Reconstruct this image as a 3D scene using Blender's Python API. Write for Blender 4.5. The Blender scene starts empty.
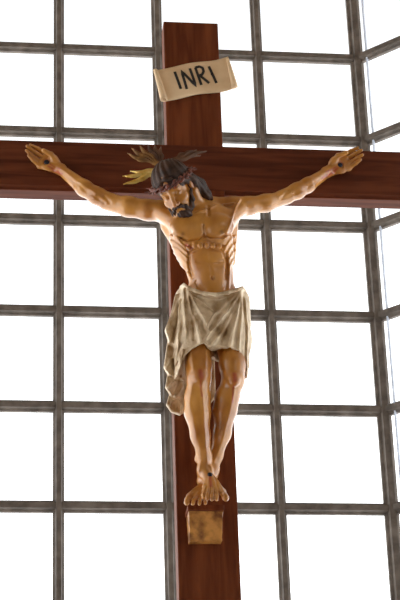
import bpy, bmesh, math, random
import numpy as np
import openvdb
from mathutils import Vector, Matrix
random.seed(4)
S = bpy.context.scene
COL = S.collection
VOX = 0.0030

# ------------------------------------------------------------------ materials
def srgb(r, g, b):
    f = lambda c: (c/255/12.92) if c/255 <= .04045 else ((c/255+.055)/1.055)**2.4
    return (f(r), f(g), f(b), 1)

def mat(name, c1, c2=None, scale=8, stretch=(1, 1, 1), rough=.5, spec=.5, metal=0, bump=0, bscale=60, ramp=(.35, .65), detail=6, coat=0, dist=0.0):
    m = bpy.data.materials.new(name); m.use_nodes = True
    nt = m.node_tree; N = nt.nodes; L = nt.links
    b = N['Principled BSDF']
    b.inputs['Roughness'].default_value = rough; b.inputs['Metallic'].default_value = metal
    b.inputs['Specular IOR Level'].default_value = spec
    b.inputs['Coat Weight'].default_value = coat; b.inputs['Coat Roughness'].default_value = .18
    b.inputs['Base Color'].default_value = c1
    tc = N.new('ShaderNodeTexCoord'); mp = N.new('ShaderNodeMapping')
    mp.inputs['Scale'].default_value = stretch
    L.new(tc.outputs['Object'], mp.inputs['Vector'])
    if c2:
        n = N.new('ShaderNodeTexNoise'); n.inputs['Scale'].default_value = scale; n.inputs['Detail'].default_value = detail
        n.inputs['Distortion'].default_value = dist
        L.new(mp.outputs[0], n.inputs['Vector'])
        r = N.new('ShaderNodeValToRGB')
        r.color_ramp.elements[0].position = ramp[0]; r.color_ramp.elements[0].color = c1
        r.color_ramp.elements[1].position = ramp[1]; r.color_ramp.elements[1].color = c2
        L.new(n.outputs['Fac'], r.inputs[0]); L.new(r.outputs[0], b.inputs['Base Color'])
        m['ramp'] = r.name
    if bump:
        n2 = N.new('ShaderNodeTexNoise'); n2.inputs['Scale'].default_value = bscale; n2.inputs['Detail'].default_value = 4
        L.new(mp.outputs[0], n2.inputs['Vector'])
        bp = N.new('ShaderNodeBump'); bp.inputs['Strength'].default_value = bump; bp.inputs['Distance'].default_value = .01
        L.new(n2.outputs['Fac'], bp.inputs['Height']); L.new(bp.outputs[0], b.inputs['Normal'])
    return m

def paint(m, attr, color, strength=1.0):
    """mix a coat of paint over a material where the vertex attribute says it was brushed on"""
    nt = m.node_tree; N = nt.nodes; L = nt.links; b = N['Principled BSDF']
    src = b.inputs['Base Color'].links[0].from_socket
    a = N.new('ShaderNodeAttribute'); a.attribute_name = attr
    mx = N.new('ShaderNodeMix'); mx.data_type = 'RGBA'
    mu = N.new('ShaderNodeMath'); mu.operation = 'MULTIPLY'; mu.inputs[1].default_value = strength
    L.new(a.outputs['Fac'], mu.inputs[0]); L.new(mu.outputs[0], mx.inputs['Factor'])
    L.new(src, mx.inputs['A']); mx.inputs['B'].default_value = color
    L.new(mx.outputs['Result'], b.inputs['Base Color'])

M = {}
M['beam_v'] = mat('mahogany_upright', srgb(90, 43, 22), srgb(118, 62, 34), 3.2, (9, 9, .7), rough=.55, spec=.10, bump=.12, bscale=14, dist=.6)
M['beam_h'] = mat('mahogany_crossbeam', srgb(80, 38, 22), srgb(108, 57, 35), 3.2, (.7, 9, 9), rough=.55, spec=.10, bump=.12, bscale=14, dist=.6)
M['skin'] = mat('honey_varnished_carving', srgb(158, 94, 32), srgb(210, 148, 68), 9, (1, 1, .55), rough=.32, spec=.5, bump=.10, bscale=45, ramp=(.3, .7), coat=.6)
M['cloth'] = mat('cream_painted_cloth', srgb(168, 138, 102), srgb(230, 210, 180), 16, (1, 1, .7), rough=.5, spec=.4, bump=.4, bscale=60, ramp=(.36, .6))
M['hair'] = mat('dark_brown_hair_paint', srgb(44, 29, 22), srgb(74, 50, 38), 30, (1, 1, 1), rough=.45, spec=.3, bump=.3, bscale=90)
M['thorn'] = mat('thorn_red_brown', srgb(60, 28, 20), srgb(128, 66, 46), 60, rough=.45, bump=.2)
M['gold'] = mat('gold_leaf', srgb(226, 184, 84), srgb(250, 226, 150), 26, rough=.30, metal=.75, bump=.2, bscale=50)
M['gold_dull'] = mat('dull_gilding', srgb(98, 66, 34), srgb(140, 100, 50), 26, rough=.42, metal=.5, bump=.2, bscale=50)  # duller, browner gold tone for the upper-left ray
M['gold_dark'] = mat('dark_gilding', srgb(70, 42, 24), srgb(96, 62, 36), 26, rough=.5, metal=.3, bump=.2, bscale=50)  # darkest gold tone among the rays
M['block'] = mat('gilded_block', srgb(112, 64, 28), srgb(206, 144, 74), 17, rough=.42, metal=.0, bump=.35, bscale=30, ramp=(.36, .6), coat=.2)
M['parch'] = mat('parchment_paint', srgb(214, 180, 138), srgb(236, 206, 166), 7, rough=.6, bump=.06)
M['ink'] = mat('black_lettering', srgb(30, 27, 26), srgb(42, 38, 36), 20, rough=.5)
M['nail'] = mat('black_iron', srgb(24, 22, 24), srgb(42, 42, 50), 20, rough=.35, metal=.6)
M['frame'] = mat('weathered_grey_frame', srgb(76, 67, 59), srgb(108, 97, 87), 13, (1, 1, 1), rough=.6, spec=.3, bump=.3, bscale=50, ramp=(.35, .7))
M['strip'] = mat('pale_glass_edge', srgb(176, 184, 198), srgb(196, 202, 214), 9, rough=.4)
M['plaster'] = mat('white_plaster', srgb(206, 196, 180), srgb(216, 208, 194), 2, rough=.85)
M['stone'] = mat('pale_stone_floor', srgb(150, 130, 106), srgb(172, 154, 130), 1.6, rough=.5, bump=.05)
M['ceiling'] = mat('timber_ceiling', srgb(120, 92, 66), srgb(140, 110, 82), 3, (1, 8, 1), rough=.7)
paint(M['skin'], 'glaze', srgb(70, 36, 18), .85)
paint(M['skin'], 'blood', srgb(164, 62, 46), .8)

def glass():
    m = bpy.data.materials.new('window_glass'); m.use_nodes = True
    nt = m.node_tree; N = nt.nodes; L = nt.links; N.remove(N['Principled BSDF'])
    t = N.new('ShaderNodeBsdfTransparent'); t.inputs[0].default_value = (.985, .99, .99, 1)
    g = N.new('ShaderNodeBsdfGlossy'); g.inputs['Roughness'].default_value = .03
    lw = N.new('ShaderNodeLayerWeight'); lw.inputs['Blend'].default_value = .5
    pw = N.new('ShaderNodeMath'); pw.operation = 'POWER'; pw.inputs[1].default_value = 5; L.new(lw.outputs['Facing'], pw.inputs[0])
    f = N.new('ShaderNodeMath'); f.operation = 'MULTIPLY_ADD'; f.inputs[1].default_value = .9; f.inputs[2].default_value = .03; L.new(pw.outputs[0], f.inputs[0])
    x = N.new('ShaderNodeMixShader')
    L.new(f.outputs[0], x.inputs[0]); L.new(t.outputs[0], x.inputs[1]); L.new(g.outputs[0], x.inputs[2])
    L.new(x.outputs[0], N['Material Output'].inputs['Surface'])
    return m
M['glass'] = glass()

# ------------------------------------------------------------------ object helpers
def link(name, me, m, parent=None, smooth=False):
    o = bpy.data.objects.new(name, me); COL.objects.link(o)
    if m: me.materials.append(m)
    if smooth:
        me.polygons.foreach_set('use_smooth', [True]*len(me.polygons))
    if parent: o.parent = parent
    me.update()
    return o

def from_bm(name, bm, m, parent=None, smooth=False):
    bmesh.ops.recalc_face_normals(bm, faces=bm.faces)
    me = bpy.data.meshes.new(name); bm.to_mesh(me); bm.free()
    return link(name, me, m, parent, smooth)

def add_box(bm, x0, x1, y0, y1, z0, z1, mtx=None):
    vs = [Vector(p) for p in ((x0,y0,z0),(x1,y0,z0),(x1,y1,z0),(x0,y1,z0),(x0,y0,z1),(x1,y0,z1),(x1,y1,z1),(x0,y1,z1))]
    if mtx: vs = [mtx @ v for v in vs]
    v = [bm.verts.new(p) for p in vs]
    for f in ((0,1,2,3),(7,6,5,4),(0,4,5,1),(1,5,6,2),(2,6,7,3),(3,7,4,0)): bm.faces.new([v[i] for i in f])

def add_prism(bm, prof, a, b, axis):
    """profile of (u, v) pairs swept along an axis between a and b; axis 'x': u = y, v = z; axis 'z': u = x, v = y"""
    def P(u, v, t): return (t, u, v) if axis == 'x' else (u, v, t)
    A = [bm.verts.new(P(u, v, a)) for u, v in prof]; B = [bm.verts.new(P(u, v, b)) for u, v in prof]
    bm.faces.new(A); bm.faces.new(B[::-1]); n = len(prof)
    for i in range(n): bm.faces.new([A[i], A[(i+1) % n], B[(i+1) % n], B[i]])

def tube_pts(bm, pts, rad, n=8):
    """round tube through pts; rad per point"""
    pts = [Vector(p) for p in pts]; rings = []
    up = None
    for i, p in enumerate(pts):
        d = (pts[min(i+1, len(pts)-1)] - pts[max(i-1, 0)]).normalized()
        if up is None: up = d.orthogonal().normalized()
        up = (up - d*up.dot(d)).normalized(); s = d.cross(up)
        rings.append([bm.verts.new(p + (up*math.cos(k*2*math.pi/n) + s*math.sin(k*2*math.pi/n))*rad[i]) for k in range(n)])
    for a, b in zip(rings, rings[1:]):
        for k in range(n): bm.faces.new([a[k], a[(k+1) % n], b[(k+1) % n], b[k]])
    bm.faces.new(rings[0][::-1]); bm.faces.new(rings[-1])

def tag(o, label=None, cat=None, kind=None, group=None):
    if label: o['label'] = label
    if cat: o['category'] = cat
    if kind: o['kind'] = kind
    if group: o['group'] = group
    return o

# ------------------------------------------------------------------ implicit surface sculpting (metres, world axes)
V = lambda p: np.array(p, dtype=np.float32)
class Clay:
    def __init__(self, lo, hi, h=VOX):
        self.lo = V(lo); self.h = h
        n = np.ceil((V(hi)-self.lo)/h).astype(int)
        self.n = n; self.a = np.full(n, 1.0, np.float32)
        self.ax = [(self.lo[i] + h*np.arange(n[i], dtype=np.float32)) for i in range(3)]
    def loc(self, lo, hi):
        s = []
        for i in range(3):
            a = max(0, int((lo[i]-self.lo[i])/self.h)); b = min(int(self.n[i]), int((hi[i]-self.lo[i])/self.h)+2)
            if b <= a: return None
            s.append(slice(a, b))
        x = self.ax[0][s[0]][:, None, None]; y = self.ax[1][s[1]][None, :, None]; z = self.ax[2][s[2]][None, None, :]
        return tuple(s), x, y, z
    def put(self, fn, lo, hi, k):
        pad = k + 4*self.h
        r = self.loc(V(lo)-pad, V(hi)+pad)
        if r is None: return
        s, x, y, z = r; d = fn(x, y, z); a = self.a[s]
        self.a[s] = np.minimum(a, d) - (np.maximum(k-np.abs(a-d), 0)**2/(4*k) if k > 0 else 0)
    def cut(self, fn, lo, hi, k):
        pad = k + 4*self.h
        r = self.loc(V(lo)-pad, V(hi)+pad)
        if r is None: return
        s, x, y, z = r; d = -fn(x, y, z); a = self.a[s]
        self.a[s] = np.maximum(a, d) + (np.maximum(k-np.abs(a-d), 0)**2/(4*k) if k > 0 else 0)
    def cone(self, a, b, ra, rb, k=.02, cut=False):
        fn, lo, hi = cone_fn(a, b, ra, rb)
        (self.cut if cut else self.put)(fn, lo, hi, k)
    def chain(self, pts, k=.02):
        for p, q in zip(pts, pts[1:]): self.cone(p[0], q[0], p[1], q[1], k)
    def ell(self, c, r, k=.02, R=None, cut=False):
        c = V(c); r = V(r); m = float(r.max())
        RT = None if R is None else np.array(R, np.float32)
        def fn(x, y, z):
            x, y, z = x-c[0], y-c[1], z-c[2]
            if RT is not None:
                x, y, z = (RT[0, 0]*x+RT[1, 0]*y+RT[2, 0]*z, RT[0, 1]*x+RT[1, 1]*y+RT[2, 1]*z, RT[0, 2]*x+RT[1, 2]*y+RT[2, 2]*z)
            k0 = np.sqrt((x/r[0])**2+(y/r[1])**2+(z/r[2])**2); k1 = np.sqrt((x/r[0]**2)**2+(y/r[1]**2)**2+(z/r[2]**2)**2)
            return k0*(k0-1)/np.maximum(k1, 1e-6)
        lim = r if RT is None else V([m]*3)
        (self.cut if cut else self.put)(fn, c-lim, c+lim, k)
    def ridge(self, pts, w, amp, yw=.35):
        """raise (amp > 0) or carve (amp < 0) along a polyline, Gaussian width w, depth distance weighted by yw"""
        P = [V(p) for p in pts]
        lo = np.min(P, 0) - V([3*w, 3*w/yw, 3*w]); hi = np.max(P, 0) + V([3*w, 3*w/yw, 3*w])
        r = self.loc(lo, hi)
        if r is None: return
        s, x, y, z = r; best = None
        for p, q in zip(P, P[1:]):
            d = q-p; dd = d*V([1, yw*yw, 1]); L2 = float((dd*d).sum())+1e-9
            t = np.clip(((x-p[0])*dd[0]+(y-p[1])*dd[1]+(z-p[2])*dd[2])/L2, 0, 1)
            e = (x-p[0]-t*d[0])**2+(yw*(y-p[1]-t*d[1]))**2+(z-p[2]-t*d[2])**2
            best = e if best is None else np.minimum(best, e)
        self.a[s] -= amp*np.exp(-best/(w*w))
    def mesh(self, name):
        g = openvdb.FloatGrid(3*self.h)
        g.copyFromArray(np.clip(self.a, -3*self.h, 3*self.h))
        p, q = g.convertToQuads()
        p = p.astype(np.float32)*self.h + self.lo
        q = q[:, ::-1].astype(np.int32)
        me = bpy.data.meshes.new(name)
        me.vertices.add(len(p)); me.vertices.foreach_set('co', p.ravel())
        me.loops.add(q.size); me.loops.foreach_set('vertex_index', q.ravel())
        me.polygons.add(len(q)); me.polygons.foreach_set('loop_start', np.arange(0, q.size, 4, dtype=np.int32))
        me.update(calc_edges=True); me.validate()
        return me, p

def cone_fn(a, b, ra, rb):
    a = V(a); b = V(b); ba = b-a; L = float(np.sqrt((ba*ba).sum()))+1e-6; u = ba/L
    s = (ra-rb)/L; s = max(-.95, min(.95, s)); c = math.sqrt(1-s*s)
    def fn(x, y, z):
        x, y, z = x-a[0], y-a[1], z-a[2]
        h = x*u[0]+y*u[1]+z*u[2]
        q = np.sqrt(np.maximum(x*x+y*y+z*z-h*h, 0))
        t = np.clip((h - q*s/c)/L*1.0, 0, 1) if True else h
        # distance to the swept ball whose centre sits at parameter t
        return np.sqrt(q*q+(h-t*L)**2) - (ra+(rb-ra)*t)
    lo = np.minimum(a-ra, b-rb); hi = np.maximum(a+ra, b+rb)
    return fn, lo, hi

def poly_fn(pts, y0, th, rnd=.004, slope=(0, 0), wave=None):
    """slab: outline (x, z) polygon, centre depth y0 (+ slope), half thickness th"""
    P = np.array(pts, np.float32)
    if P.shape[1] == 3: P = P[:, [0, 2]]
    cx, cz = P.mean(0)
    def fn(x, y, z):
        X = x[:, :, 0]+0*z[0:1, 0, :][None, 0]*0 if False else np.broadcast_to(x[:, 0, :], (x.shape[0], z.shape[2]))
        Z = np.broadcast_to(z[0], (x.shape[0], z.shape[2])) if z.ndim == 2 else np.broadcast_to(z[:, 0, :], (x.shape[0], z.shape[2]))
        d2 = np.full(X.shape, 1e9, np.float32); inside = np.zeros(X.shape, bool); n = len(P)
        for i in range(n):
            ax_, az = P[i]; bx, bz = P[(i+1) % n]; ex, ez = bx-ax_, bz-az
            t = np.clip(((X-ax_)*ex+(Z-az)*ez)/(ex*ex+ez*ez+1e-12), 0, 1)
            d2 = np.minimum(d2, (X-ax_-t*ex)**2+(Z-az-t*ez)**2)
            cnd = ((az > Z) != (bz > Z))
            xi = (bx-ax_)*(Z-az)/((bz-az) if abs(bz-az) > 1e-9 else 1e-9)+ax_
            inside ^= cnd & (X < xi)
        d = np.sqrt(d2)*np.where(inside, -1, 1)
        yc = y0 + slope[0]*(X-cx) + slope[1]*(Z-cz)
        if wave is not None: yc = yc + wave(X, Z)
        e1 = (d+rnd)[:, None, :]; e2 = np.abs(y-yc[:, None, :])-th+rnd
        return np.minimum(np.maximum(e1, e2), 0)+np.sqrt(np.maximum(e1, 0)**2+np.maximum(e2, 0)**2)-rnd
    yy = th + abs(slope[0])*np.ptp(P[:, 0]) + abs(slope[1])*np.ptp(P[:, 1]) + (.02 if wave is not None else 0)
    return fn, V([P[:, 0].min(), y0-yy, P[:, 1].min()]), V([P[:, 0].max(), y0+yy, P[:, 1].max()])

# ------------------------------------------------------------------ the chapel shell
WX, WY, PX, PZ, ZR = 2.434, 10.40, 0.655, 0.6195, 8.292
XL = WX-4*PX
rows = [ZR-PZ*j for j in range(-2, 13)]
def window(name, mtx, ncol, posts, inner=None, strip=None):
    """grid of glazing bars in local axes: x along the wall, y outwards, z up"""
    bm = bmesh.new(); z0, z1 = rows[-1], rows[0]
    def bar_v(x, w=1.0):
        t = .033*w; r = .014*w
        add_prism(bm, [(x-t, .006), (x-t, .034), (x+t, .034), (x+t, .006), (x+r+.006, -.004), (x+r, -.030), (x-r, -.030), (x-r-.006, -.004)], z0-.03, z1+.03, 'z')
    def bar_h(z):
        t = .035; r = .017; z = z+.002
        add_prism(bm, [(.008, z-t), (-.003, z-r-.006), (-.020, z-r), (-.020, z+r), (-.003, z+r+.006), (.008, z+t), (.032, z+t), (.032, z-t)], 0, ncol*PX, 'x')
    for i in range(ncol+1):
        if 0 < i < ncol: bar_v(inner[i-1] if inner else i*PX)
        elif i in posts: bar_v(i*PX, 1.3)
    for z in rows: bar_h(z)
    bm.transform(mtx)
    o = from_bm(name, bm, M['frame']); tag(o, kind='structure')
    g = bmesh.new(); add_box(g, .02, ncol*PX-.02, .012, .018, z0, z1); g.transform(mtx)
    from_bm('pane', g, M['glass'], o)
    if strip is not None:
        e = bmesh.new(); add_box(e, strip-.005, strip+.005, -.004, .010, z0, z1); e.transform(mtx); from_bm('glass_edge', e, M['strip'], o)  # thin pale bar added to stand for the edge of the glass
    return o
T = Matrix.Translation
window('window_1', T((XL, WY, 0)), 4, (0, 4), (.487-XL, 1.123-XL, 1.777-XL))
a45 = math.radians(-45)
window('window_2', T((WX, WY, 0)) @ Matrix.Rotation(a45, 4, 'Z'), 4, (4,), strip=.074)
SQ = 4*PX*math.sqrt(.5)
window('window_3', T((XL-SQ, WY-SQ, 0)) @ Matrix.Rotation(-a45, 4, 'Z'), 4, (0,))
XR, XLL, YS = WX+SQ, XL-SQ, WY-SQ
def shell(name, boxes, m, mtx=None):
    bm = bmesh.new()
    for b in boxes: add_box(bm, *b)
    if mtx: bm.transform(mtx)
    return tag(from_bm(name, bm, m), kind='structure')
YF = -3.5
shell('floor', [(XLL-.3, XR+.3, YF, WY+.3, -.2, 0)], M['stone'])
shell('ceiling', [(XLL-.3, XR+.3, YF, WY+.3, rows[0]+.25, rows[0]+.45)], M['ceiling'])
YW = YS-4*PX
window('added_window_right', T((XR, YS, 0)) @ Matrix.Rotation(math.radians(-90), 4, 'Z'), 4, (4,))  # unseen window, added to bring in side light from the right
window('added_window_left', T((XLL, YW, 0)) @ Matrix.Rotation(math.radians(90), 4, 'Z'), 4, (0,))  # its unseen counterpart, added for stronger rim light on the left
shell('wall_left', [(XLL-.25, XLL, YF, YW, 0, rows[0]+.25)], M['plaster'])
shell('wall_right', [(XR, XR+.25, YF, YW, 0, rows[0]+.25)], M['plaster'])
shell('front_light_block', [(XLL-.3, XR+.3, YF-.2, YF, 0, rows[0]+.25)], M['plaster'])  # unseen wall, added to block sky light from the front
def sill(name, mtx, n):
    shell(name, [(0, n*PX, -.05, .12, 0, rows[-1]-.03), (0, n*PX, -.05, .12, rows[0]+.03, rows[0]+.25)], M['plaster'], mtx)
sill('wall_back', T((XL, WY, 0)), 4)
sill('wall_back_right', T((WX, WY, 0)) @ Matrix.Rotation(a45, 4, 'Z'), 4)
sill('wall_side_right', T((XR, YS, 0)) @ Matrix.Rotation(math.radians(-90), 4, 'Z'), 4)
sill('wall_side_left', T((XLL, YW, 0)) @ Matrix.Rotation(math.radians(90), 4, 'Z'), 4)
sill('wall_back_left', T((XL-SQ, WY-SQ, 0)) @ Matrix.Rotation(-a45, 4, 'Z'), 4)

# ------------------------------------------------------------------ the cross
YC = 7.70
cr = bpy.data.objects.new('wooden_cross', None); COL.objects.link(cr); cr.location = (.996, YC+.05, 0)
tag(cr, 'large dark red-brown wooden cross standing before the gridded window', 'cross')
cinv = T((-.996, -YC-.05, 0))
def bevel(o, w=.004, n=2):
    b = o.modifiers.new('bevel', 'BEVEL'); b.width = w; b.segments = n; b.limit_method = 'ANGLE'
bm = bmesh.new(); add_box(bm, .864, 1.128, YC, YC+.10, 0, 6.727); bm.transform(cinv)
o = from_bm('upright_beam', bm, M['beam_v'], cr); bevel(o)
bm = bmesh.new()
prof = [(YC-.004, 5.806), (YC-.004, 6.040), (YC+.10, 6.040), (YC+.10, 5.787), (YC+.010, 5.787), (YC+.010, 5.799), (YC+.004, 5.806)]
add_prism(bm, prof, -.62, 2.60, 'x'); bm.transform(cinv)
o = from_bm('crossbeam', bm, M['beam_h'], cr); bevel(o, .003)

# footrest block
bk = bpy.data.objects.new('footrest_block', None); COL.objects.link(bk)
bl = [(0.9036, 7.6000, 4.2326), (1.0506, 7.6000, 4.2338), (1.0483, 7.6550, 4.0971), (0.9100, 7.6550, 4.0963)]
bk.location = ((bl[0][0]+bl[1][0])/2, YC, bl[2][2])
tag(bk, 'small mottled gold-brown wooden block under the carved feet', 'block')
binv = T(-Vector(bk.location))
bm = bmesh.new()
f = [bm.verts.new(p) for p in bl]
g = [bm.verts.new((p[0], YC, p[2])) for p in bl]
bm.faces.new(f); bm.faces.new(g[::-1])
for i in range(4): bm.faces.new([f[i], f[(i+1) % 4], g[(i+1) % 4], g[i]])
bmesh.ops.recalc_face_normals(bm, faces=bm.faces)
bmesh.ops.subdivide_edges(bm, edges=bm.edges, cuts=7, use_grid_fill=True)
for v in bm.verts:
    if v.co.y < YC-.002:
        v.co += Vector((random.uniform(-1, 1), random.uniform(-1, 1), random.uniform(-1, 1)))*.0018
bm.transform(binv)
o = from_bm('support_body', bm, M['block'], bk); bevel(o, .004)
tp = bl[0][2]
bm = bmesh.new(); add_box(bm, bl[0][0]-.004, bl[1][0]+.004, 7.590, YC, tp-.020, tp+.004); bm.transform(binv)
o = from_bm('top_ledge', bm, M['beam_v'], bk); bevel(o, .003)

# ------------------------------------------------------------------ the title scroll
sg = bpy.data.objects.new('title_scroll', None); COL.objects.link(sg)
c0 = Vector((1.0022, 7.6600, 6.3821)); sg.location = c0
tag(sg, 'small cream scroll sign tilted at the top of the cross, lettered INRI', 'sign')
TL, TR, BL, BR = [Vector(p) for p in ((0.8200, 7.6840, 6.4368), (1.1586, 7.6840, 6.5252), (0.8614, 7.6840, 6.2689), (1.1824, 7.6840, 6.3508))]
def scroll_pt(u, v):
    """u along (0 to 1), v down; ends roll forwards (left) and backwards-down (right)"""
    p = TL.lerp(TR, u).lerp(BL.lerp(BR, u), v)
    p.y += -.006*math.sin(u*math.pi*2) - .004*math.sin(v*math.pi)
    return p
bm = bmesh.new(); nu, nv = 36, 10; grid = []
th = Vector((0, .007, 0))
dirx = (TR-TL).normalized()
dl = (BL-TL).normalized()
for i in range(nu+1):
    row = []
    for j in range(nv+1):
        u, v = i/nu, j/nv; p = scroll_pt(u, v)
        # slightly wavy top and bottom edges
        p += dl*(.004*math.sin(u*9)*(1 if j in (0, nv) else .6))
        row.append(p)
    grid.append(row)
# curls: left edge rolls towards the viewer and outwards, right edge rolls back
curlL = []
for k in range(1, 10):
    a = k/9*math.pi*1.6; r = .013
    curlL.append((-(math.sin(a)*r) - .008*min(1, k/3), -(1-math.cos(a))*r))
pre = []
for k in range(9, 0, -1):
    ox, oy = curlL[k-1]
    pre.append([grid[0][j] + (dirx*ox + Vector((0, oy, 0)))*(.55+.6*j/nv) for j in range(nv+1)])
post = []
for k in range(1, 10):
    a = k/9*math.pi*1.6; r = .011
    ox, oy = math.sin(a)*r + .008*min(1, k/3), -(1-math.cos(a))*r
    post.append([grid[-1][j] + (dirx*ox + Vector((0, oy, 0)))*(.35+.85*j/nv) + dl*(.006*k/9) for j in range(nv+1)])
grid = pre+grid+post
vs = [[bm.verts.new(p-c0) for p in r] for r in grid]
for i in range(len(vs)-1):
    for j in range(nv): bm.faces.new([vs[i][j], vs[i+1][j], vs[i+1][j+1], vs[i][j+1]])
o = from_bm('parchment', bm, M['parch'], sg, smooth=True)
so = o.modifiers.new('thickness', 'SOLIDIFY'); so.thickness = .006; so.offset = 0
def stroke(bm, pts, w):
    """painted brush stroke: a thin raised band following the sheet"""
    pts = [Vector(p) for p in pts]; dense = []
    for a, b in zip(pts, pts[1:]):
        n = 5
        for k in range(n): dense.append(a.lerp(b, k/n))
    dense.append(pts[-1]); n = len(dense); A = []
    for i, p in enumerate(dense):
        d = dense[min(i+1, n-1)]-dense[max(i-1, 0)]; d.y = 0; d.normalize(); s = Vector((-d.z, 0, d.x))*w*.5
        uu = max(0, min(1, (p-TL).dot(dirx)/(TR-TL).length)); vv = max(0, min(1, (p-TL.lerp(TR, uu)).length/(BL-TL).length))
        y = scroll_pt(uu, vv).y
        ring = [Vector((q.x, y+dy, q.z))-c0 for q, dy in ((p+s, -.0025), (p-s, -.0025), (p-s, -.0050), (p+s, -.0050))]
        A.append([bm.verts.new(q) for q in ring])
    for a, b in zip(A, A[1:]):
        for k in range(4): bm.faces.new([a[k], a[(k+1) % 4], b[(k+1) % 4], b[k]])
    bm.faces.new(A[0][::-1]); bm.faces.new(A[-1])
letters = {
 'letter_i': [[(0.9077, 7.6800, 6.4257), (0.9348, 7.6800, 6.3320)]],
 'letter_n': [[(0.9634, 7.6800, 6.3331), (0.9394, 7.6800, 6.4331), (1.0078, 7.6800, 6.3525), (0.9810, 7.6800, 6.4504)]],
 'letter_r': [[(1.0339, 7.6800, 6.3624), (1.0081, 7.6800, 6.4571)], [(1.0081, 7.6800, 6.4571), (1.0271, 7.6800, 6.4657), (1.0427, 7.6800, 6.4596), (1.0478, 7.6800, 6.4397), (1.0396, 7.6800, 6.4204), (1.0201, 7.6800, 6.4107)], [(1.0279, 7.6800, 6.4144), (1.0726, 7.6800, 6.3762)]],
 'letter_i ': [[(1.0738, 7.6800, 6.4698), (1.1072, 7.6800, 6.3786)]]}
for nm, strokes in letters.items():
    bm = bmesh.new()
    for s_ in strokes: stroke(bm, s_, .0125)
    from_bm(nm.strip(), bm, M['ink'], sg)

for q in ((0.9231, 7.6800, 6.3747), (1.0872, 7.6800, 6.4257)):
    bm = bmesh.new(); q = Vector(q)-c0
    tube_pts(bm, [q, Vector((q.x, 7.6995-c0.y, q.z))], [.006, .006], 8)
    from_bm('mounting_peg', bm, M['nail'], sg)

# ------------------------------------------------------------------ the carved figure
fig = bpy.data.objects.new('carved_corpus', None); COL.objects.link(fig)
f0 = Vector((.99, 7.6, 4.29)); fig.location = f0
tag(fig, 'carved and painted wooden figure of a crucified bearded man in a loincloth', 'statue')
finv = T(-f0)

HR = np.array([[0.8144, -0.5370, -0.2199], [-0.5503, -0.5947, -0.5861], [0.1840, 0.5984, -0.7798]])  # columns: right, up, forward of the head
HO = np.array((0.8574, 7.3900, 5.6438))
def H(r, u, f): return tuple(HO + HR @ np.array([r, u, f]))

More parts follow.
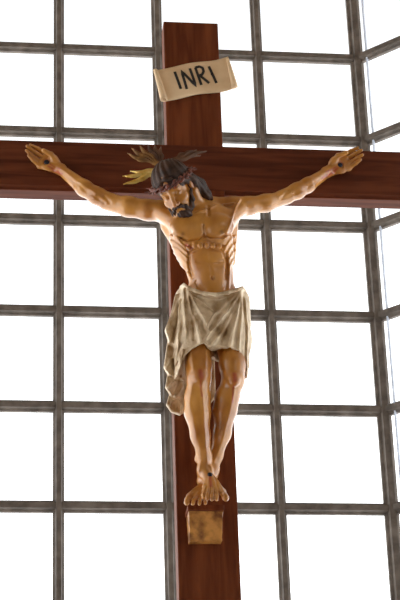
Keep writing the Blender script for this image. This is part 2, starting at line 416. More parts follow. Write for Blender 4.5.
def sculpt_body():
    c = Clay((.13, 7.22, 4.20), (1.87, 7.72, 6.16))
    # trunk
    c.ell((0.9927, 7.5150, 5.5529), (.150, .085, .085), .04)
    c.ell((0.9834, 7.5000, 5.4544), (.140, .100, .125), .05)
    c.ell((1.0105, 7.5150, 5.3630), (.113, .085, .095), .05)
    c.ell((1.0291, 7.5400, 5.2670), (.099, .078, .10), .05)
    c.ell((1.0266, 7.5700, 5.1537), (.128, .090, .10), .05)
    c.ell((1.0202, 7.4950, 5.2304), (.062, .045, .058), .03)
    # shoulders, trapezius, neck
    c.cone((1.0189, 7.5600, 5.6384), (0.8365, 7.5600, 5.6176), .050, .046, .03)
    c.cone((1.0189, 7.5600, 5.6384), (1.1473, 7.5600, 5.6524), .050, .042, .03)
    c.cone((1.0138, 7.5300, 5.5918), H(-.0, -.06, -.03), .056, .055, .03)
    # lats down the flanks
    c.cone((0.8448, 7.5700, 5.5469), (0.9293, 7.5800, 5.3733), .034, .020, .03)
    c.cone((1.1369, 7.5700, 5.5858), (1.1212, 7.5800, 5.3782), .030, .024, .03)
    # pectorals
    c.ell((0.9096, 7.4350, 5.4688), (.074, .036, .056), .018)
    c.ell((1.0572, 7.4350, 5.4830), (.066, .036, .056), .018)
    c.cone((0.8786, 7.4700, 5.5060), (0.7970, 7.5300, 5.6006), .034, .034, .03)
    c.cone((1.0944, 7.4700, 5.5223), (1.1693, 7.5300, 5.6167), .030, .032, .03)
    # arms
    c.chain([((0.8218, 7.5500, 5.6119), .048), ((0.7545, 7.5550, 5.6177), .046), ((0.6658, 7.5700, 5.6408), .045), ((0.5689, 7.6000, 5.6769), .036)], .02)
    c.chain([((0.5961, 7.6000, 5.6828), .033), ((0.5287, 7.6050, 5.7091), .038), ((0.4706, 7.6150, 5.7540), .036), ((0.3727, 7.6550, 5.8638), .024)], .02)
    c.chain([((1.1456, 7.5500, 5.6420), .046), ((1.2107, 7.5550, 5.6517), .041), ((1.2967, 7.5700, 5.6777), .039), ((1.4008, 7.6000, 5.7280), .032)], .02)
    c.chain([((1.3776, 7.6000, 5.7273), .030), ((1.4500, 7.6050, 5.7635), .036), ((1.5051, 7.6150, 5.8021), .033), ((1.6018, 7.6550, 5.8906), .024)], .02)
    # elbow creases and forearm tendons
    c.ridge([(0.5576, 7.5662, 5.6892), (0.5840, 7.5617, 5.6518)], 0.0069, -0.0037)
    c.ridge([(1.4013, 7.5687, 5.7423), (1.3649, 7.5586, 5.6943)], 0.0069, -0.0037)
    c.ridge([(0.5578, 7.5736, 5.6573), (0.4686, 7.5838, 5.7267), (0.3716, 7.6313, 5.8428)], 0.0069, -0.0025)
    c.ridge([(0.5213, 7.5613, 5.7008), (0.4331, 7.5920, 5.7764), (0.3624, 7.6309, 5.8631)], 0.00575, 0.0025)
    c.ridge([(1.3800, 7.5639, 5.7028), (1.4884, 7.5836, 5.7635), (1.5957, 7.6290, 5.8654)], 0.0069, -0.0025)
    c.ridge([(1.1664, 7.4971, 5.6553), (1.1442, 7.4798, 5.6097), (1.1070, 7.4037, 5.4881), (1.0883, 7.4102, 5.4411)], .0055, .0085)
    # hands
    def hand(W, knk, mids, tips, th, rk=.0125):
        for kx in knk: c.cone(W, kx, .021, rk, .014)
        for a, b in zip(knk, knk[1:]): c.cone(a, b, rk, rk, .010)
        mid = [tuple((np.array(W)+np.array(kx))/2) for kx in knk]
        for a, b in zip(mid, mid[1:]): c.cone(a, b, .014, .014, .012)
        for a, b, d in zip(knk, mids, tips):
            c.cone(a, b, .0105, .0094, .003); c.cone(b, d, .0094, .0074, .003)
        c.chain(th, .006)
    hand((0.3688, 7.6680, 5.8761), [(0.3068, 7.6720, 5.9552), (0.2931, 7.6720, 5.9337), (0.2795, 7.6720, 5.9122), (0.2704, 7.6720, 5.8935)],
         [(0.2622, 7.6480, 5.9712), (0.2462, 7.6440, 5.9505), (0.2372, 7.6460, 5.9303), (0.2398, 7.6500, 5.9106)],
         [(0.2259, 7.6320, 5.9798), (0.2112, 7.6260, 5.9695), (0.2087, 7.6280, 5.9480), (0.2191, 7.6340, 5.9255)],
         [((0.3498, 7.6550, 5.9076), .015), ((0.3212, 7.6320, 5.9331), .0125), ((0.2861, 7.6120, 5.9415), .0100)])
    c.ell((0.3312, 7.6500, 5.9225), (.022, .014, .020), .010); c.ell((0.3087, 7.6550, 5.8774), (.030, .013, .016), .010)
    c.ell((0.3026, 7.6550, 5.9071), (.014, .012, .014), .006, cut=True)
    hand((1.6047, 7.6680, 5.9006), [(1.6896, 7.6720, 5.9940), (1.7052, 7.6720, 5.9757), (1.7156, 7.6720, 5.9530), (1.7165, 7.6720, 5.9294)],
         [(1.7267, 7.6480, 6.0097), (1.7439, 7.6440, 5.9919), (1.7524, 7.6460, 5.9707), (1.7477, 7.6500, 5.9460)],
         [(1.7566, 7.6320, 6.0167), (1.7730, 7.6280, 6.0031), (1.7752, 7.6280, 5.9785), (1.7662, 7.6340, 5.9558)],
         [((1.6311, 7.6550, 5.9449), .015), ((1.6594, 7.6320, 5.9704), .0125), ((1.6966, 7.6120, 5.9791), .0100)])
    c.ell((1.6475, 7.6500, 5.9560), (.022, .014, .018), .010); c.ell((1.6689, 7.6550, 5.9035), (.030, .013, .014), .010)
    c.ell((1.6725, 7.6550, 5.9377), (.014, .012, .014), .006, cut=True)
    # anatomy of the chest and belly
    c.ridge([(0.9845, 7.4094, 5.4676), (0.9853, 7.4131, 5.4101)], .006, -.007, .35); c.ridge([(0.9895, 7.4155, 5.5308), (0.9845, 7.4094, 5.4676)], .009, -.0025, .35)
    c.ridge([(0.8376, 7.4278, 5.4631), (0.8658, 7.4513, 5.4313), (0.9166, 7.4350, 5.4020), (0.9637, 7.4194, 5.4028), (0.9865, 7.4191, 5.4231), (1.0126, 7.4181, 5.4109), (1.0637, 7.4330, 5.4199), (1.1065, 7.4440, 5.4541)], .0055, -.0120, .35)
    c.ridge([(0.9991, 7.4147, 5.5557), (0.9249, 7.3962, 5.5288), (0.8499, 7.4392, 5.5542)], .006, 0.0063, .35)
    c.ridge([(1.0183, 7.4231, 5.5658), (1.0940, 7.5059, 5.6323), (1.1381, 7.4953, 5.6331)], .006, 0.0053, .35)
    c.ridge([(1.0112, 7.4355, 5.5772), (1.0074, 7.4182, 5.5228)], .008, -0.0063, .35)
    c.ridge([(0.9644, 7.3994, 5.3582), (0.9255, 7.4487, 5.3525), (0.9233, 7.4769, 5.3221), (0.9425, 7.5062, 5.2584)], .006, -.0058, .35)
    c.ridge([(1.0047, 7.4029, 5.3611), (1.0668, 7.4404, 5.3570), (1.0917, 7.4711, 5.3236), (1.0850, 7.4757, 5.2471)], .006, -.0058, .35)
    for x, y in ((195, 245.5), (200.5, 245), (207, 245), (213, 245), (219.5, 245.5), (190, 248), (224.5, 248)):
        c.ell(RIB[(x, y)], (.011, .009, .015), .010)
    c.ridge([(1.0070, 7.4231, 5.3566), (1.0167, 7.4513, 5.2824), (1.0196, 7.4497, 5.2427)], .005, -.0022, .35)
    c.ridge([(0.9561, 7.4549, 5.3121), (1.0126, 7.4482, 5.3029), (1.0715, 7.4550, 5.3151)], .006, -0.0031, .35)
    c.ridge([(0.9537, 7.4945, 5.2334), (0.9651, 7.4864, 5.2006), (0.9859, 7.4797, 5.1833)], .007, -0.0074, .35)
    c.ridge([(1.0857, 7.4483, 5.3614), (1.0918, 7.4841, 5.2808), (1.0793, 7.4806, 5.1956)], .006, -.0030, .35)
    c.ridge([(1.0989, 7.4508, 5.3482), (1.1042, 7.4777, 5.2779), (1.0975, 7.4824, 5.2018)], .006, 0.0053, .35)
    c.ridge([(1.0184, 7.4559, 5.2369), (1.0219, 7.4574, 5.2309)], .0055, -0.0147, .35)
    # ribs and serratus on both flanks
    for i in range(6):
        k = RIBS_L[i]; c.ridge(k, .0055, .0065, .25)
    for k in RIBS_R: c.ridge(k, .005, .005, .25)
    # legs
    c.chain([((0.9604, 7.5750, 5.1546), .082), ((0.9545, 7.5300, 4.9794), .069), ((0.9500, 7.4750, 4.8230), .052), ((0.9485, 7.4600, 4.7607), .049)], .03)
    c.chain([((1.0988, 7.5750, 5.1577), .080), ((1.1012, 7.5400, 4.9868), .068), ((1.0998, 7.4900, 4.8321), .052), ((1.0973, 7.4750, 4.7602), .047)], .03)
    c.chain([((0.9492, 7.4650, 4.7628), .047), ((0.9449, 7.5050, 4.6867), .054), ((0.9455, 7.5250, 4.6302), .054), ((0.9613, 7.5750, 4.5399), .040), ((0.9780, 7.6100, 4.4620), .030), ((0.9788, 7.6150, 4.4002), .029)], .02)
    c.chain([((1.0978, 7.4800, 4.7577), .045), ((1.0746, 7.5200, 4.6949), .050), ((1.0674, 7.5450, 4.6493), .049), ((1.0588, 7.6050, 4.5620), .036), ((1.0353, 7.6500, 4.4777), .027), ((1.0171, 7.6600, 4.4171), .027)], .02)
    c.ell((0.9485, 7.4250, 4.7505), (.027, .018, .030), .014); c.ell((1.0957, 7.4350, 4.7434), (.025, .018, .028), .014)
    c.ridge([(0.9560, 7.4265, 4.7098), (0.9640, 7.4655, 4.6158), (0.9777, 7.5394, 4.5081), (0.9861, 7.5792, 4.4233)], .009, .005, .4)
    c.ridge([(0.9144, 7.4340, 4.7214), (0.9035, 7.4718, 4.6449), (0.9369, 7.5343, 4.5238)], .010, .004, .4)
    c.ridge([(1.0964, 7.4521, 4.7043), (1.0815, 7.4923, 4.6283), (1.0541, 7.5784, 4.5241), (1.0218, 7.6214, 4.4394)], .009, .004, .4)
    c.ridge([(0.9092, 7.4545, 4.9118), (0.9186, 7.4161, 4.7879)], .012, .005, .4); c.ridge([(0.9817, 7.4446, 4.9088), (0.9741, 7.4131, 4.7876)], .010, .005, .4)
    c.ell((0.9495, 7.6200, 4.4517), (.012, .014, .016), .010)
    # feet: his right foot nailed over his left
    def foot(ank, heel, inst, balls, mids, tips, radii, k=.006):
        c.cone(ank, heel, .027, .025, .02); c.cone(ank, inst, .027, .024, .016)
        for b, r in zip(balls, radii): c.cone(inst, b, .020, r[0], .010)
        for b, m, t, r in zip(balls, mids, tips, radii):
            c.cone(b, m, r[0]*.92, r[1], .003); c.cone(m, t, r[1], r[2], .003)
    foot((1.0164, 7.6550, 4.4153), (1.0125, 7.6720, 4.3668), (0.9858, 7.6350, 4.3442),
         [(0.9085, 7.5950, 4.2732), (0.9326, 7.5850, 4.2632), (0.9560, 7.5850, 4.2612), (0.9778, 7.5900, 4.2609)],
         [(0.8969, 7.5720, 4.2517), (0.9210, 7.5620, 4.2439), (0.9476, 7.5620, 4.2420), (0.9726, 7.5680, 4.2443)],
         [(0.8921, 7.5600, 4.2341), (0.9164, 7.5520, 4.2267), (0.9443, 7.5520, 4.2261), (0.9705, 7.5580, 4.2301)],
         [(.015, .0125, .0125), (.010, .0085, .0085), (.010, .0085, .008), (.0095, .008, .0075)])
    foot((0.9788, 7.6150, 4.4002), (0.9731, 7.6500, 4.3630), (0.9934, 7.5900, 4.3461),
         [(0.9640, 7.5400, 4.2788), (0.9805, 7.5300, 4.2732), (0.9985, 7.5260, 4.2697), (1.0172, 7.5260, 4.2699), (1.0418, 7.5350, 4.2733)],
         [(0.9587, 7.5220, 4.2569), (0.9751, 7.5120, 4.2513), (0.9937, 7.5060, 4.2471), (1.0131, 7.5060, 4.2473), (1.0465, 7.5150, 4.2508)],
         [(0.9586, 7.5180, 4.2418), (0.9730, 7.5060, 4.2333), (0.9910, 7.5000, 4.2278), (1.0100, 7.5000, 4.2289), (1.0499, 7.5060, 4.2366)],
         [(.010, .0084, .0086), (.010, .0088, .0088), (.010, .0088, .0088), (.010, .0092, .0090), (.016, .0140, .0150)])
    c.ridge([(0.9608, 7.5830, 4.4245), (0.9387, 7.6000, 4.3402), (0.8980, 7.5603, 4.2631)], .006, .004, .4)
    c.ridge([(1.0030, 7.5818, 4.4064), (1.0278, 7.5594, 4.3355), (1.0427, 7.4962, 4.2596)], .0055, .007, .4)
    for k in TENDONS: c.ridge(k, .004, .0035, .4)
    # head
    R_ = HR
    c.ell(H(0, .030, -.012), (.074, .088, .092), .02, R_)
    c.ell(H(0, -.035, .030), (.056, .070, .058), .025, R_)
    c.cone(H(-.020, -.092, .056), H(.020, -.092, .056), .024, .024, .02)
    c.cone(H(-.034, .022, .072), H(.034, .022, .072), .013, .013, .012)
    for s in (-1, 1):
        c.ell(H(s*.030, -.002, .088), (.018, .012, .014), .010, R_, cut=True)
        c.ell(H(s*.029, -.003, .072), (.0145, .0115, .0125), .004, R_)
        c.ridge([H(s*.016, -.008, .086), H(s*.029, -.012, .087), H(s*.042, -.007, .080)], .003, -.003, 1)
        c.ell(H(s*.040, -.034, .056), (.018, .020, .018), .014, R_)
        c.ridge([H(s*.014, -.038, .095), H(s*.025, -.062, .086)], .005, -.003, 1)
        if s > 0: c.ell(H(s*.079, -.010, .008), (.009, .026, .015), .005, R_)
        c.cone(H(s*.013, -.040, .096), H(s*.010, -.042, .102), .008, .007, .005)
    c.chain([(H(0, .018, .080), .009), (H(0, -.012, .097), .0085), (H(0, -.036, .112), .0105)], .008)
    c.cone(H(-.016, -.064, .086), H(.016, -.064, .086), .007, .007, .006)
    c.cone(H(-.012, -.077, .083), H(.012, -.077, .083), .007, .007, .005)
    # neck muscle and tendon
    c.chain([(H(.068, -.05, -.02), .020), ((0.9845, 7.4700, 5.5997), .018), ((1.0080, 7.4500, 5.5646), .013)], .012)
    c.chain([(H(-.050, -.07, .00), .020), ((0.9331, 7.4600, 5.5727), .016), ((0.9899, 7.4500, 5.5590), .012)], .012)
    me, p = c.mesh('body')
    return c, me, p

RIB = {(195, 245.5): (0.9445, 7.4150, 5.3729), (200.5, 245): (0.9676, 7.4050, 5.3685), (207, 245): (0.9964, 7.4050, 5.3693), (213, 245): (1.0229, 7.4050, 5.3700), (219.5, 245.5): (1.0524, 7.4100, 5.3709), (190, 248): (0.9233, 7.4250, 5.3651), (224.5, 248): (1.0764, 7.4250, 5.3692)}
RIBS_L = [[(0.8389, 7.4875, 5.4540), (0.8727, 7.4370, 5.4093), (0.9092, 7.4169, 5.3656)], [(0.8424, 7.4846, 5.4277), (0.8778, 7.4500, 5.3863), (0.9117, 7.4441, 5.3498)], [(0.8513, 7.4906, 5.4012), (0.8832, 7.4641, 5.3640), (0.9131, 7.4622, 5.3293)],
          [(0.8628, 7.5200, 5.3865), (0.8893, 7.4853, 5.3451), (0.9153, 7.4873, 5.3123)], [(0.8766, 7.5300, 5.3621), (0.9001, 7.5076, 5.3269), (0.9214, 7.5077, 5.2929)], [(0.8904, 7.5400, 5.3376), (0.9073, 7.5000, 5.2937), (0.9265, 7.5187, 5.2738)]]
RIBS_R = [[(1.1434, 7.5433, 5.4910), (1.1051, 7.4448, 5.4146), (1.0814, 7.4121, 5.3678)], [(1.1480, 7.5530, 5.4607), (1.1098, 7.4550, 5.3852), (1.0941, 7.4471, 5.3512)], [(1.1473, 7.5577, 5.4279), (1.1150, 7.4688, 5.3576), (1.0987, 7.4557, 5.3260)], [(1.1402, 7.5200, 5.3739), (1.1150, 7.4776, 5.3274), (1.1034, 7.4659, 5.2967)]]
TENDONS = [[(0.9902, 7.5606, 4.3534), (0.9837, 7.5366, 4.3089), (0.9765, 7.5063, 4.2625)], [(0.9987, 7.5604, 4.3534), (0.9983, 7.5343, 4.3083), (0.9955, 7.5034, 4.2617)], [(1.0077, 7.5641, 4.3549), (1.0111, 7.5350, 4.3086), (1.0141, 7.5034, 4.2619)],
           [(0.9660, 7.5476, 4.3127), (0.9439, 7.5838, 4.2896), (0.9263, 7.5521, 4.2472)], [(0.9725, 7.5339, 4.2989), (0.9558, 7.5107, 4.2595), (0.9496, 7.5521, 4.2474)]]

clay, me, P = sculpt_body()

def seg_mask(P, pts, w, yw=.3):
    best = np.full(len(P), 1e9, np.float32)
    pts = [V(p) for p in pts]
    for a, b in zip(pts, pts[1:]):
        d = (b-a)*V([1, yw, 1]); q = (P-a)*V([1, yw, 1])
        t = np.clip((q@d)/(d@d+1e-9), 0, 1); best = np.minimum(best, ((q-t[:, None]*d)**2).sum(1))
    return np.exp(-best/(w*w))
def drip(P, pts, w): return seg_mask(P, pts, w)
blood = np.zeros(len(P), np.float32)
for pts, w in (([(0.9492, 7.4069, 4.7706), (0.9525, 7.4061, 4.7426)], .012), ([(0.9526, 7.4054, 4.7470), (0.9492, 7.4211, 4.7166), (0.9568, 7.4443, 4.6712)], .004),
               ([(1.0969, 7.4212, 4.7654), (1.0975, 7.4177, 4.7362)], .012), ([(1.0953, 7.4177, 4.7361), (1.0922, 7.4525, 4.7044), (1.0915, 7.4770, 4.6591)], .004),
               ([(0.3081, 7.6421, 5.8780), (0.3361, 7.6539, 5.8646), (0.3717, 7.6346, 5.8342)], .005), ([(0.3174, 7.6460, 5.8910), (0.3624, 7.6315, 5.8582)], .004), ([(0.3026, 7.6656, 5.9130), (0.3035, 7.6659, 5.9121)], .013),
               ([(1.6583, 7.6451, 5.9136), (1.6291, 7.6495, 5.8884), (1.5736, 7.6179, 5.8428)], .006), ([(1.6495, 7.6468, 5.9196), (1.5959, 7.6254, 5.8793)], .005), ([(1.6747, 7.6654, 5.9436), (1.6757, 7.6652, 5.9436)], .013),
               ([(0.9944, 7.5606, 4.3535), (0.9933, 7.5311, 4.2981)], .008), ([(0.9072, 7.4344, 5.3842), (0.9267, 7.4169, 5.3611)], .007),
               ([(0.8556, 7.3056, 5.6178), (0.8509, 7.3079, 5.5990)], .005), ([(0.8939, 7.3228, 5.6586), (0.8988, 7.3333, 5.6343)], .004)):
    blood = np.maximum(blood, drip(P, pts, w))
at_ = me.attributes.new('blood', 'FLOAT', 'POINT'); at_.data.foreach_set('value', blood)
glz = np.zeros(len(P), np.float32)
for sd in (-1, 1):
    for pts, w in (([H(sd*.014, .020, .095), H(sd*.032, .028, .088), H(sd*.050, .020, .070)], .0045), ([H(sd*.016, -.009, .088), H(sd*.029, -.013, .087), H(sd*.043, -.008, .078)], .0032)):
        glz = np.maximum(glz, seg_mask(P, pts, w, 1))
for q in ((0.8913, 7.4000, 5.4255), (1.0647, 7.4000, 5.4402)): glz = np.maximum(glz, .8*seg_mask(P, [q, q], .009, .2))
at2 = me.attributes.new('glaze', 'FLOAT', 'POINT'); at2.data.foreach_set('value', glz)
me.transform(finv)
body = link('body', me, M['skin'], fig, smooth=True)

# loincloth -----------------------------------------------------------------
def sculpt_cloth():
    c = Clay((.74, 7.28, 4.60), (1.22, 7.72, 5.45), .003)
    # hull round hips and thighs
    c.ell((1.0269, 7.5650, 5.1807), (.148, .112, .085), .04)
    c.chain([((0.9592, 7.5650, 5.1499), .098), ((0.9410, 7.5300, 4.9696), .088), ((0.9285, 7.5000, 4.8052), .080)], .03)
    c.chain([((1.1018, 7.5650, 5.1531), .094), ((1.1053, 7.5400, 4.9774), .086), ((1.0966, 7.5200, 4.8167), .074)], .03)
    c.cone((0.9242, 7.5600, 5.1907), (1.1426, 7.5600, 5.1859), .042, .042, .03); c.cone((0.9161, 7.5700, 5.1805), (0.8850, 7.5600, 5.0539), .030, .030, .03); c.cone((1.1574, 7.5700, 5.1860), (1.1643, 7.5600, 5.0598), .030, .026, .03)
    c.cone((0.9849, 7.4800, 5.0148), (1.0507, 7.4800, 5.0162), .045, .045, .05)
    c.cone((0.9763, 7.4700, 4.9200), (1.0555, 7.4750, 4.9237), .040, .040, .05)
    # carved drapery: radiating folds from both hips
    KL, KR = (0.9064, 7.4400, 5.1770), (1.1452, 7.4500, 5.1729)
    for pts, w, a in CLOTH_FOLDS: c.ridge(pts, w, a, .25)
    # belt roll at the waist
    for a, b in zip(WAIST, WAIST[1:]): c.cone(a, b, .0085, .0085, .008)
    # cut to the waistline and the hem
    wx = [p[0] for p in WAIST]; wz = [p[2]+.006 for p in WAIST]
    hx = [p[0] for p in HEM]; hz = [p[2] for p in HEM]
    X = c.ax[0][:, None, None]; Z = c.ax[2][None, None, :]; Y = c.ax[1][None, :, None]
    top = np.interp(c.ax[0], wx, wz).astype(np.float32)[:, None, None]
    bot = np.interp(c.ax[0], hx, hz).astype(np.float32)[:, None, None]
    inner = c.a + .010
    c.a = np.maximum(c.a, (Z-top)*.8)
    c.a = np.maximum(c.a, (bot-Z)*.8)
    # hollow below so the legs come out of an open hem
    hollow = np.maximum(inner, Z-(bot+.05))
    c.a = np.maximum(c.a, -hollow)
    c.a = np.maximum(c.a, Y-7.695)
    # loose ends hanging at both sides
    for pts, y0, th, sl in TAILS:
        fn, lo, hi = poly_fn(pts, y0, th, .005, sl)
        c.put(fn, lo, hi, .003)
    for pts, w, a in TAIL_FOLDS: c.ridge(pts, w, a, .3)
    me, p = c.mesh('loincloth'); me.transform(finv)
    return link('loincloth', me, M['cloth'], fig, smooth=True)
WAIST = [(0.8919, 7.5200, 5.2198), (0.8994, 7.4700, 5.2057), (0.9152, 7.4400, 5.1772), (0.9448, 7.4350, 5.1610), (0.9833, 7.4300, 5.1475), (1.0315, 7.4300, 5.1438), (1.0853, 7.4350, 5.1571), (1.1278, 7.4500, 5.1797), (1.1511, 7.4700, 5.1971), (1.1696, 7.5200, 5.2117)]
HEM = [(0.7857, 7.5000, 4.8027), (0.8589, 7.4600, 4.7870), (0.8747, 7.4600, 4.8152), (0.8931, 7.4400, 4.8582), (0.9186, 7.4300, 4.8824), (0.9483, 7.4200, 4.8997), (0.9701, 7.4200, 4.9071), (0.9869, 7.4200, 4.8911), (1.0039, 7.4200, 4.8844), (1.0488, 7.4300, 4.8943), (1.0935, 7.4400, 4.8925), (1.1250, 7.4500, 4.8858), (1.1339, 7.4600, 4.8574), (1.1460, 7.5000, 4.8091), (1.1754, 7.5000, 4.7815)]
CLOTH_FOLDS = [
 ([(0.9114, 7.4830, 5.1879), (0.9194, 7.4580, 5.1039), (0.9423, 7.4201, 4.9868), (0.9521, 7.4123, 4.9128)], .006, 0.0108),
 ([(0.9114, 7.4830, 5.1879), (0.9407, 7.4503, 5.1104), (0.9736, 7.4176, 5.0242), (0.9930, 7.4156, 4.9622)], .006, 0.0120),
 ([(0.9105, 7.4403, 5.1676), (0.9719, 7.4535, 5.1174), (1.0201, 7.4620, 5.0839)], .005, 0.0096),
 ([(0.9188, 7.4360, 5.1657), (0.9902, 7.4537, 5.1372), (1.0523, 7.4601, 5.1320), (1.1057, 7.4567, 5.1558)], .005, 0.0084),
 ([(1.1509, 7.4871, 5.1907), (1.0865, 7.4561, 5.1164), (1.0198, 7.4322, 5.0510), (0.9841, 7.4078, 4.9821)], .006, 0.0120),
 ([(1.1509, 7.4871, 5.1907), (1.0986, 7.4534, 5.0961), (1.0344, 7.4228, 5.0042), (0.9784, 7.4113, 4.9269)], .006, 0.0120),
 ([(1.1509, 7.4871, 5.1907), (1.1126, 7.4624, 5.0862), (1.0598, 7.4257, 4.9728), (1.0041, 7.4173, 4.8973)], .006, 0.0108),
 ([(1.1509, 7.4871, 5.1907), (1.1285, 7.4534, 5.0728), (1.0988, 7.4265, 4.9645), (1.0843, 7.4363, 4.8931)], .006, 0.0132),
 ([(1.1509, 7.4871, 5.1907), (1.1468, 7.4618, 5.0627), (1.1308, 7.4396, 4.9569), (1.1251, 7.4507, 4.8861)], .005, 0.0108),
 ([(0.8962, 7.4640, 5.1931), (0.8940, 7.4653, 5.1067), (0.8955, 7.4327, 4.9726), (0.8973, 7.5533, 4.8840)], .006, 0.0120),
 ([(0.8926, 7.4708, 5.1962), (0.8746, 7.4922, 5.0947), (0.8626, 7.4531, 4.9574), (0.8648, 7.4292, 4.8064)], .006, 0.0108),
 ([(0.9230, 7.4767, 5.1561), (0.9300, 7.4490, 5.0520), (0.9294, 7.4372, 4.9281)], .006, -0.0084),
 ([(1.1352, 7.4829, 5.1446), (1.0802, 7.4400, 5.0034), (1.0467, 7.4394, 4.9220)], .006, -0.0084),
 ([(0.8848, 7.5465, 4.8524), (0.8924, 7.4333, 4.8576), (0.9182, 7.4258, 4.8829), (0.9482, 7.4193, 4.9017), (0.9698, 7.4174, 4.9083), (0.9874, 7.4227, 4.8970), (1.0492, 7.4321, 4.8976), (1.0930, 7.4365, 4.8933), (1.1248, 7.4485, 4.8875)], .004, 0.0060),
]
TAILS = [
 ([(0.8934, 7.5200, 5.1954), (0.8606, 7.5200, 5.1752), (0.8360, 7.5200, 5.0683), (0.8103, 7.5200, 5.0007), (0.8285, 7.5200, 4.9392), (0.8944, 7.5200, 4.9073), (0.9175, 7.5200, 5.1086)], 7.520, .018, (.5, 0)),
 ([(0.8423, 7.5450, 5.0462), (0.8225, 7.5450, 4.9501), (0.8046, 7.5450, 4.8362), (0.8276, 7.5450, 4.7991), (0.8938, 7.5450, 4.7862), (0.9084, 7.5450, 4.9995)], 7.545, .016, (.5, 0)),
 ([(0.8330, 7.5680, 4.9271), (0.8263, 7.5680, 4.8323), (0.8114, 7.5680, 4.7523), (0.8408, 7.5680, 4.7108), (0.9075, 7.5680, 4.7212), (0.9173, 7.5680, 4.9144)], 7.568, .014, (.5, 0)),
 ([(0.8410, 7.5900, 4.8042), (0.8304, 7.5900, 4.7290), (0.8163, 7.5900, 4.6822), (0.8373, 7.5900, 4.6523), (0.8773, 7.5900, 4.6437), (0.9039, 7.5900, 4.6649), (0.9159, 7.5900, 4.7819)], 7.590, .014, (.4, 0)),
 ([(1.1687, 7.5750, 5.2280), (1.1886, 7.5750, 5.1646), (1.1946, 7.5750, 5.0430), (1.1847, 7.5750, 4.8606), (1.1647, 7.5750, 4.8034), (1.1423, 7.5750, 4.7913), (1.1266, 7.5750, 4.8406), (1.1364, 7.5750, 5.0902)], 7.575, .022, (0, 0)),
 ([(1.0009, 7.6300, 4.9671), (1.0406, 7.6300, 4.9582), (1.0399, 7.6300, 4.7441), (1.0192, 7.6300, 4.7155), (0.9887, 7.6300, 4.7244)], 7.630, .014, (0, 0)),
]
TAIL_FOLDS = [
 ([(0.8766, 7.4959, 5.1544), (0.8420, 7.4838, 5.0518), (0.8174, 7.4725, 4.9842)], .006, .008), ([(0.8356, 7.4921, 4.9364), (0.8653, 7.5047, 5.0235), (0.8854, 7.4986, 5.1462)], .005, -.009), ([(0.8909, 7.4708, 5.1333), (0.8719, 7.4529, 4.9812), (0.8481, 7.4900, 4.9216)], .005, .007),
 ([(0.8613, 7.4498, 4.9229), (0.8410, 7.5167, 4.8765), (0.8147, 7.5048, 4.8239)], .006, .008), ([(0.8378, 7.5460, 4.8044), (0.8570, 7.4707, 4.8381), (0.8724, 7.4748, 4.9153)], .005, -.009), ([(0.8810, 7.4414, 4.8820), (0.8650, 7.4325, 4.8032), (0.8500, 7.5023, 4.7768)], .005, .007),
 ([(0.8594, 7.4671, 4.7807), (0.8454, 7.5421, 4.7748), (0.8218, 7.5308, 4.7417)], .005, .008), ([(0.8447, 7.5503, 4.7129), (0.8697, 7.5686, 4.7675), (0.8775, 7.5505, 4.8070)], .005, -.009), ([(0.8941, 7.5477, 4.7873), (0.8814, 7.5613, 4.7460), (0.8580, 7.5543, 4.7101)], .005, .006),
 ([(0.8315, 7.5593, 4.6654), (0.8412, 7.5631, 4.6949), (0.8685, 7.5737, 4.7043), (0.8861, 7.5806, 4.6841), (0.8807, 7.5789, 4.6508)], .004, .007), ([(0.8548, 7.5776, 4.6592), (0.8645, 7.5817, 4.6842), (0.8729, 7.5844, 4.6622)], .003, -.006),
 ([(1.1604, 7.5000, 5.1629), (1.1642, 7.4794, 4.9992), (1.1507, 7.4715, 4.8064)], .005, -.008), ([(1.1725, 7.4944, 5.1509), (1.1713, 7.4690, 4.9947), (1.1598, 7.4736, 4.8074)], .004, .006),
]
sculpt_cloth()

# hair, beard -----------------------------------------------------------------
def local_wave(c, fn):
    X = c.ax[0][:, None, None]-HO[0]; Y = c.ax[1][None, :, None]-HO[1]; Z = c.ax[2][None, None, :]-HO[2]
    r, u, f = [HR[0, i]*X+HR[1, i]*Y+HR[2, i]*Z for i in range(3)]
    c.a += fn(r.astype(np.float32), u.astype(np.float32), f.astype(np.float32))
def sculpt_hair():
    lo = HO-.20; hi = HO+.24
    c = Clay(lo, hi, .0026)
    c.ell(H(0, .038, -.020), (.086, .090, .096), .02, HR)
    c.ell(H(0, .000, -.045), (.078, .085, .070), .02, HR)
    c.ell(H(0, -.045, .062), (.062, .080, .075), .012, HR, cut=True)   # opening for the face
    c.ell(H(.084, -.012, .012), (.020, .026, .022), .006, HR, cut=True)
    # locks falling over both shoulders
    c.chain([(H(.070, .030, .010), .020), (H(.083, -.010, -.015), .022), ((0.9776, 7.4300, 5.6693), .024), ((1.0068, 7.4550, 5.6482), .021), ((1.0287, 7.4700, 5.6417), .012)], .014)
    c.chain([(H(.060, .0, -.05), .030), ((0.9789, 7.4700, 5.7115), .026), ((1.0163, 7.4900, 5.6724), .020)], .014)
    c.chain([(H(-.060, .030, -.020), .020), (H(-.066, -.030, -.045), .022), (H(-.060, -.09, -.06), .016)], .014)
    for s in (-1, 1):
        c.chain([(H(0, .075, .068), .008), (H(s*.035, .062, .068), .010), (H(s*.062, .034, .045), .011)] + ([(H(.074, .004, .026), .007)] if s > 0 else []), .008)
    local_wave(c, lambda r, u, f: .0022*np.sin(np.arctan2(r, f+.12)*34 + u*30) * (1+0*u))
    me, p = c.mesh('hair'); me.transform(finv)
    return link('hair', me, M['hair'], fig, smooth=True)
sculpt_hair()
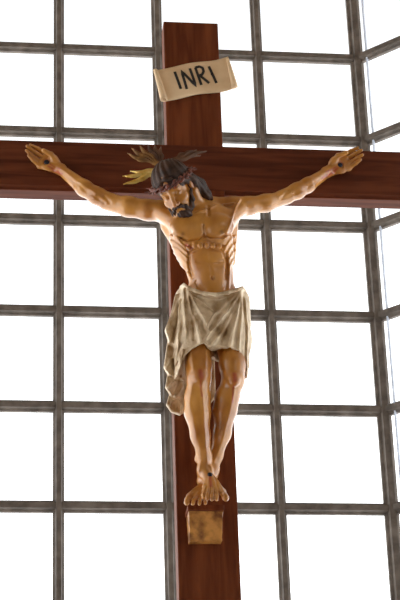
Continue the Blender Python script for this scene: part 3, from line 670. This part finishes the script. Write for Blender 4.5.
def sculpt_beard():
    c = Clay(HO-.20, HO+.16, .0022)
    c.ell(H(0, -.104, .060), (.037, .032, .031), .012, HR)
    c.cone(H(-.012, -.112, .062), H(-.010, -.150, .064), .020, .010, .008)
    c.cone(H(.012, -.112, .062), H(.012, -.152, .064), .020, .010, .008)
    for s in (-1, 1):
        c.chain(([(H(.070, -.030, .022), .006)] if s > 0 else []) + [(H(s*.058, -.068, .036), .009+.002*s), (H(s*.040, -.092, .052), .016), (H(s*.014, -.104, .068), .015)], .010)
        c.chain([(H(0, -.055, .096), .0065), (H(s*.018, -.059, .093), .0085), (H(s*.031, -.074, .080), .0080), (H(s*.032, -.095, .070), .008)], .004)
    c.cone(H(0, -.084, .084), H(0, -.100, .080), .009, .014, .006)
    local_wave(c, lambda r, u, f: .0014*np.sin(r*420+np.abs(r)*0+u*60))
    me, p = c.mesh('beard'); me.transform(finv)
    return link('beard', me, M['hair'], fig, smooth=True)
sculpt_beard()

# crown of thorns ---------------------------------------------------------------
bm = bmesh.new()
for ph in (0, 2*math.pi/3, 4*math.pi/3):
    pts = []; rad = []
    for k in range(97):
        a = k/96*2*math.pi
        tw = a*7+ph; rr = .0085
        R0 = .0985+rr*math.cos(tw)
        pts.append(Vector(H(math.sin(a)*R0*.92, .034+rr*math.sin(tw)-.012*math.cos(a)*-1, math.cos(a)*R0*1.0-.010))-f0); rad.append(.0062+.0022*math.sin(a*17+ph*3))
    tube_pts(bm, pts, rad, 8)
for k in range(26):
    a = k/26*2*math.pi+random.uniform(-.08, .08); R0 = .104
    b = Vector(H(math.sin(a)*R0*.92, .034+.012*math.cos(a), math.cos(a)*R0-.010))
    d = Vector(H(math.sin(a)*1.0, random.uniform(-.7, .9), math.cos(a)))-Vector(HO); d.normalize()
    L = random.uniform(.020, .036)
    tube_pts(bm, [b-f0-d*.004, b+d*L*.5-f0, b+d*L-f0], [.0042, .0028, .0006], 6)
from_bm('crown_of_thorns', bm, M['thorn'], fig, smooth=True)

# rays behind the head -----------------------------------------------------------
def ray(root, tips, m, w0, label=None):
    """one gilded flame: tongues fanning out of one root, carved thin wood"""
    bm = bmesh.new(); root = Vector(root)
    for t, w in tips:
        t = Vector(t); d = (t-root); L = d.length; d.normalize(); s = Vector((-d.z, 0, d.x)).normalized(); n = d.cross(s).normalized()
        prev = None; N_ = 14
        for k in range(N_+1):
            u = k/N_; p = root+d*L*u + s*(.004*math.sin(u*11))
            ww = (w0*(1-u)+w*u)*(1 if u < .75 else (1-(u-.75)/.25*.85))
            q = [p+s*ww*.5, p+n*.005, p-s*ww*.5, p-n*.005]
            ring = [bm.verts.new(v-f0) for v in q]
            if prev:
                for i in range(4): bm.faces.new([prev[i], prev[(i+1) % 4], ring[(i+1) % 4], ring[i]])
            else: bm.faces.new(ring)
            prev = ring
        bm.faces.new(prev[::-1])
    o = from_bm('halo_ray', bm, m, fig)
    if label: o['label'] = label
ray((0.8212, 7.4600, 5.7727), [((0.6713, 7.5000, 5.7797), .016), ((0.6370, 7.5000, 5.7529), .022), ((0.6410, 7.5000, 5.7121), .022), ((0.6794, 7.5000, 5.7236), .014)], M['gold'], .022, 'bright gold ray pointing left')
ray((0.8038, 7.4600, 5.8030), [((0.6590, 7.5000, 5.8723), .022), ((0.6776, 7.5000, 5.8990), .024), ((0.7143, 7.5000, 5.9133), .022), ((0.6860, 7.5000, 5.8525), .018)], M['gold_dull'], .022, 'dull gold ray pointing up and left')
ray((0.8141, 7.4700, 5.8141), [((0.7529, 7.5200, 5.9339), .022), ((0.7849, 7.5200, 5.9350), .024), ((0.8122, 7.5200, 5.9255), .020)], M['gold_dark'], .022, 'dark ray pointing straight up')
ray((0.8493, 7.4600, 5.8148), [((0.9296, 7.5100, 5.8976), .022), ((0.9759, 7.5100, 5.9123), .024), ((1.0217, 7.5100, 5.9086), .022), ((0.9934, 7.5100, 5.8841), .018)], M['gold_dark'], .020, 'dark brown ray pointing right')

# nails ----------------------------------------------------------------------
for c_, r in (((0.3022, 7.6450, 5.9014), .0125), ((1.6703, 7.6450, 5.9321), .0115), ((0.9946, 7.5600, 4.3600), .011)):
    bm = bmesh.new(); c_ = Vector(c_)
    tube_pts(bm, [c_+Vector((0, .05, 0))-f0, c_+Vector((0, .004, 0))-f0], [.005, .006], 8)
    tube_pts(bm, [c_+Vector((0, .006, 0))-f0, c_+Vector((0, .002, 0))-f0, c_-Vector((0, .003, 0))-f0], [r*.8, r, r*.6], 12)
    from_bm('nail', bm, M['nail'], fig, smooth=False)

# ------------------------------------------------------------------ daylight and added fill
w = bpy.data.worlds.new('overcast'); S.world = w; w.use_nodes = True
nt = w.node_tree; N = nt.nodes; L = nt.links
bg = N['Background']; tc = N.new('ShaderNodeTexCoord'); sx = N.new('ShaderNodeSeparateXYZ'); mr = N.new('ShaderNodeMapRange')
L.new(tc.outputs['Generated'], sx.inputs[0]); L.new(sx.outputs['Z'], mr.inputs['Value'])
mr.inputs['From Min'].default_value = .25; mr.inputs['From Max'].default_value = .60
mr.inputs['To Min'].default_value = 3.8; mr.inputs['To Max'].default_value = .96
L.new(mr.outputs[0], bg.inputs['Strength']); bg.inputs['Color'].default_value = (.96, .98, 1.0, 1)
def area(name, loc, target, size, power, col):
    l = bpy.data.lights.new(name, 'AREA'); l.shape = 'RECTANGLE'; l.size, l.size_y = size; l.energy = power; l.color = col
    o = bpy.data.objects.new(name, l); COL.objects.link(o); o.location = loc
    o.rotation_euler = (Vector(target)-Vector(loc)).to_track_quat('-Z', 'Y').to_euler(); return o
area('front_fill', (3.6, .8, 8.2), (1.0, 7.6, 5.2), (1.2, 1.2), 22, (1, .93, .82))  # added soft fill from above and in front, no known lamp here

# ------------------------------------------------------------------ camera
cam = bpy.data.cameras.new('camera'); co = bpy.data.objects.new('camera', cam); COL.objects.link(co)
cam.sensor_fit = 'VERTICAL'; cam.sensor_height = 36; cam.lens = 36*1904.936/600; cam.clip_end = 200
R = Matrix(((0.99303, -0.02071, -0.11605), (-0.1138, -0.42543, -0.89781), (-0.03078, 0.90475, -0.42482))).to_4x4()
R = Matrix(((0.9930271, -0.02071345, -0.11605232, 0), (-0.11379832, -0.42543025, -0.89780791, 0), (-0.03077547, 0.90475414, -0.42482092, 0), (0, 0, 0, 1)))
co.matrix_world = T((0, 0, 1.6)) @ R
S.camera = co
S.view_settings.view_transform = 'Standard'; S.view_settings.look = 'None'
S.view_settings.exposure = 0; S.view_settings.gamma = 1; S.view_settings.use_curve_mapping = False
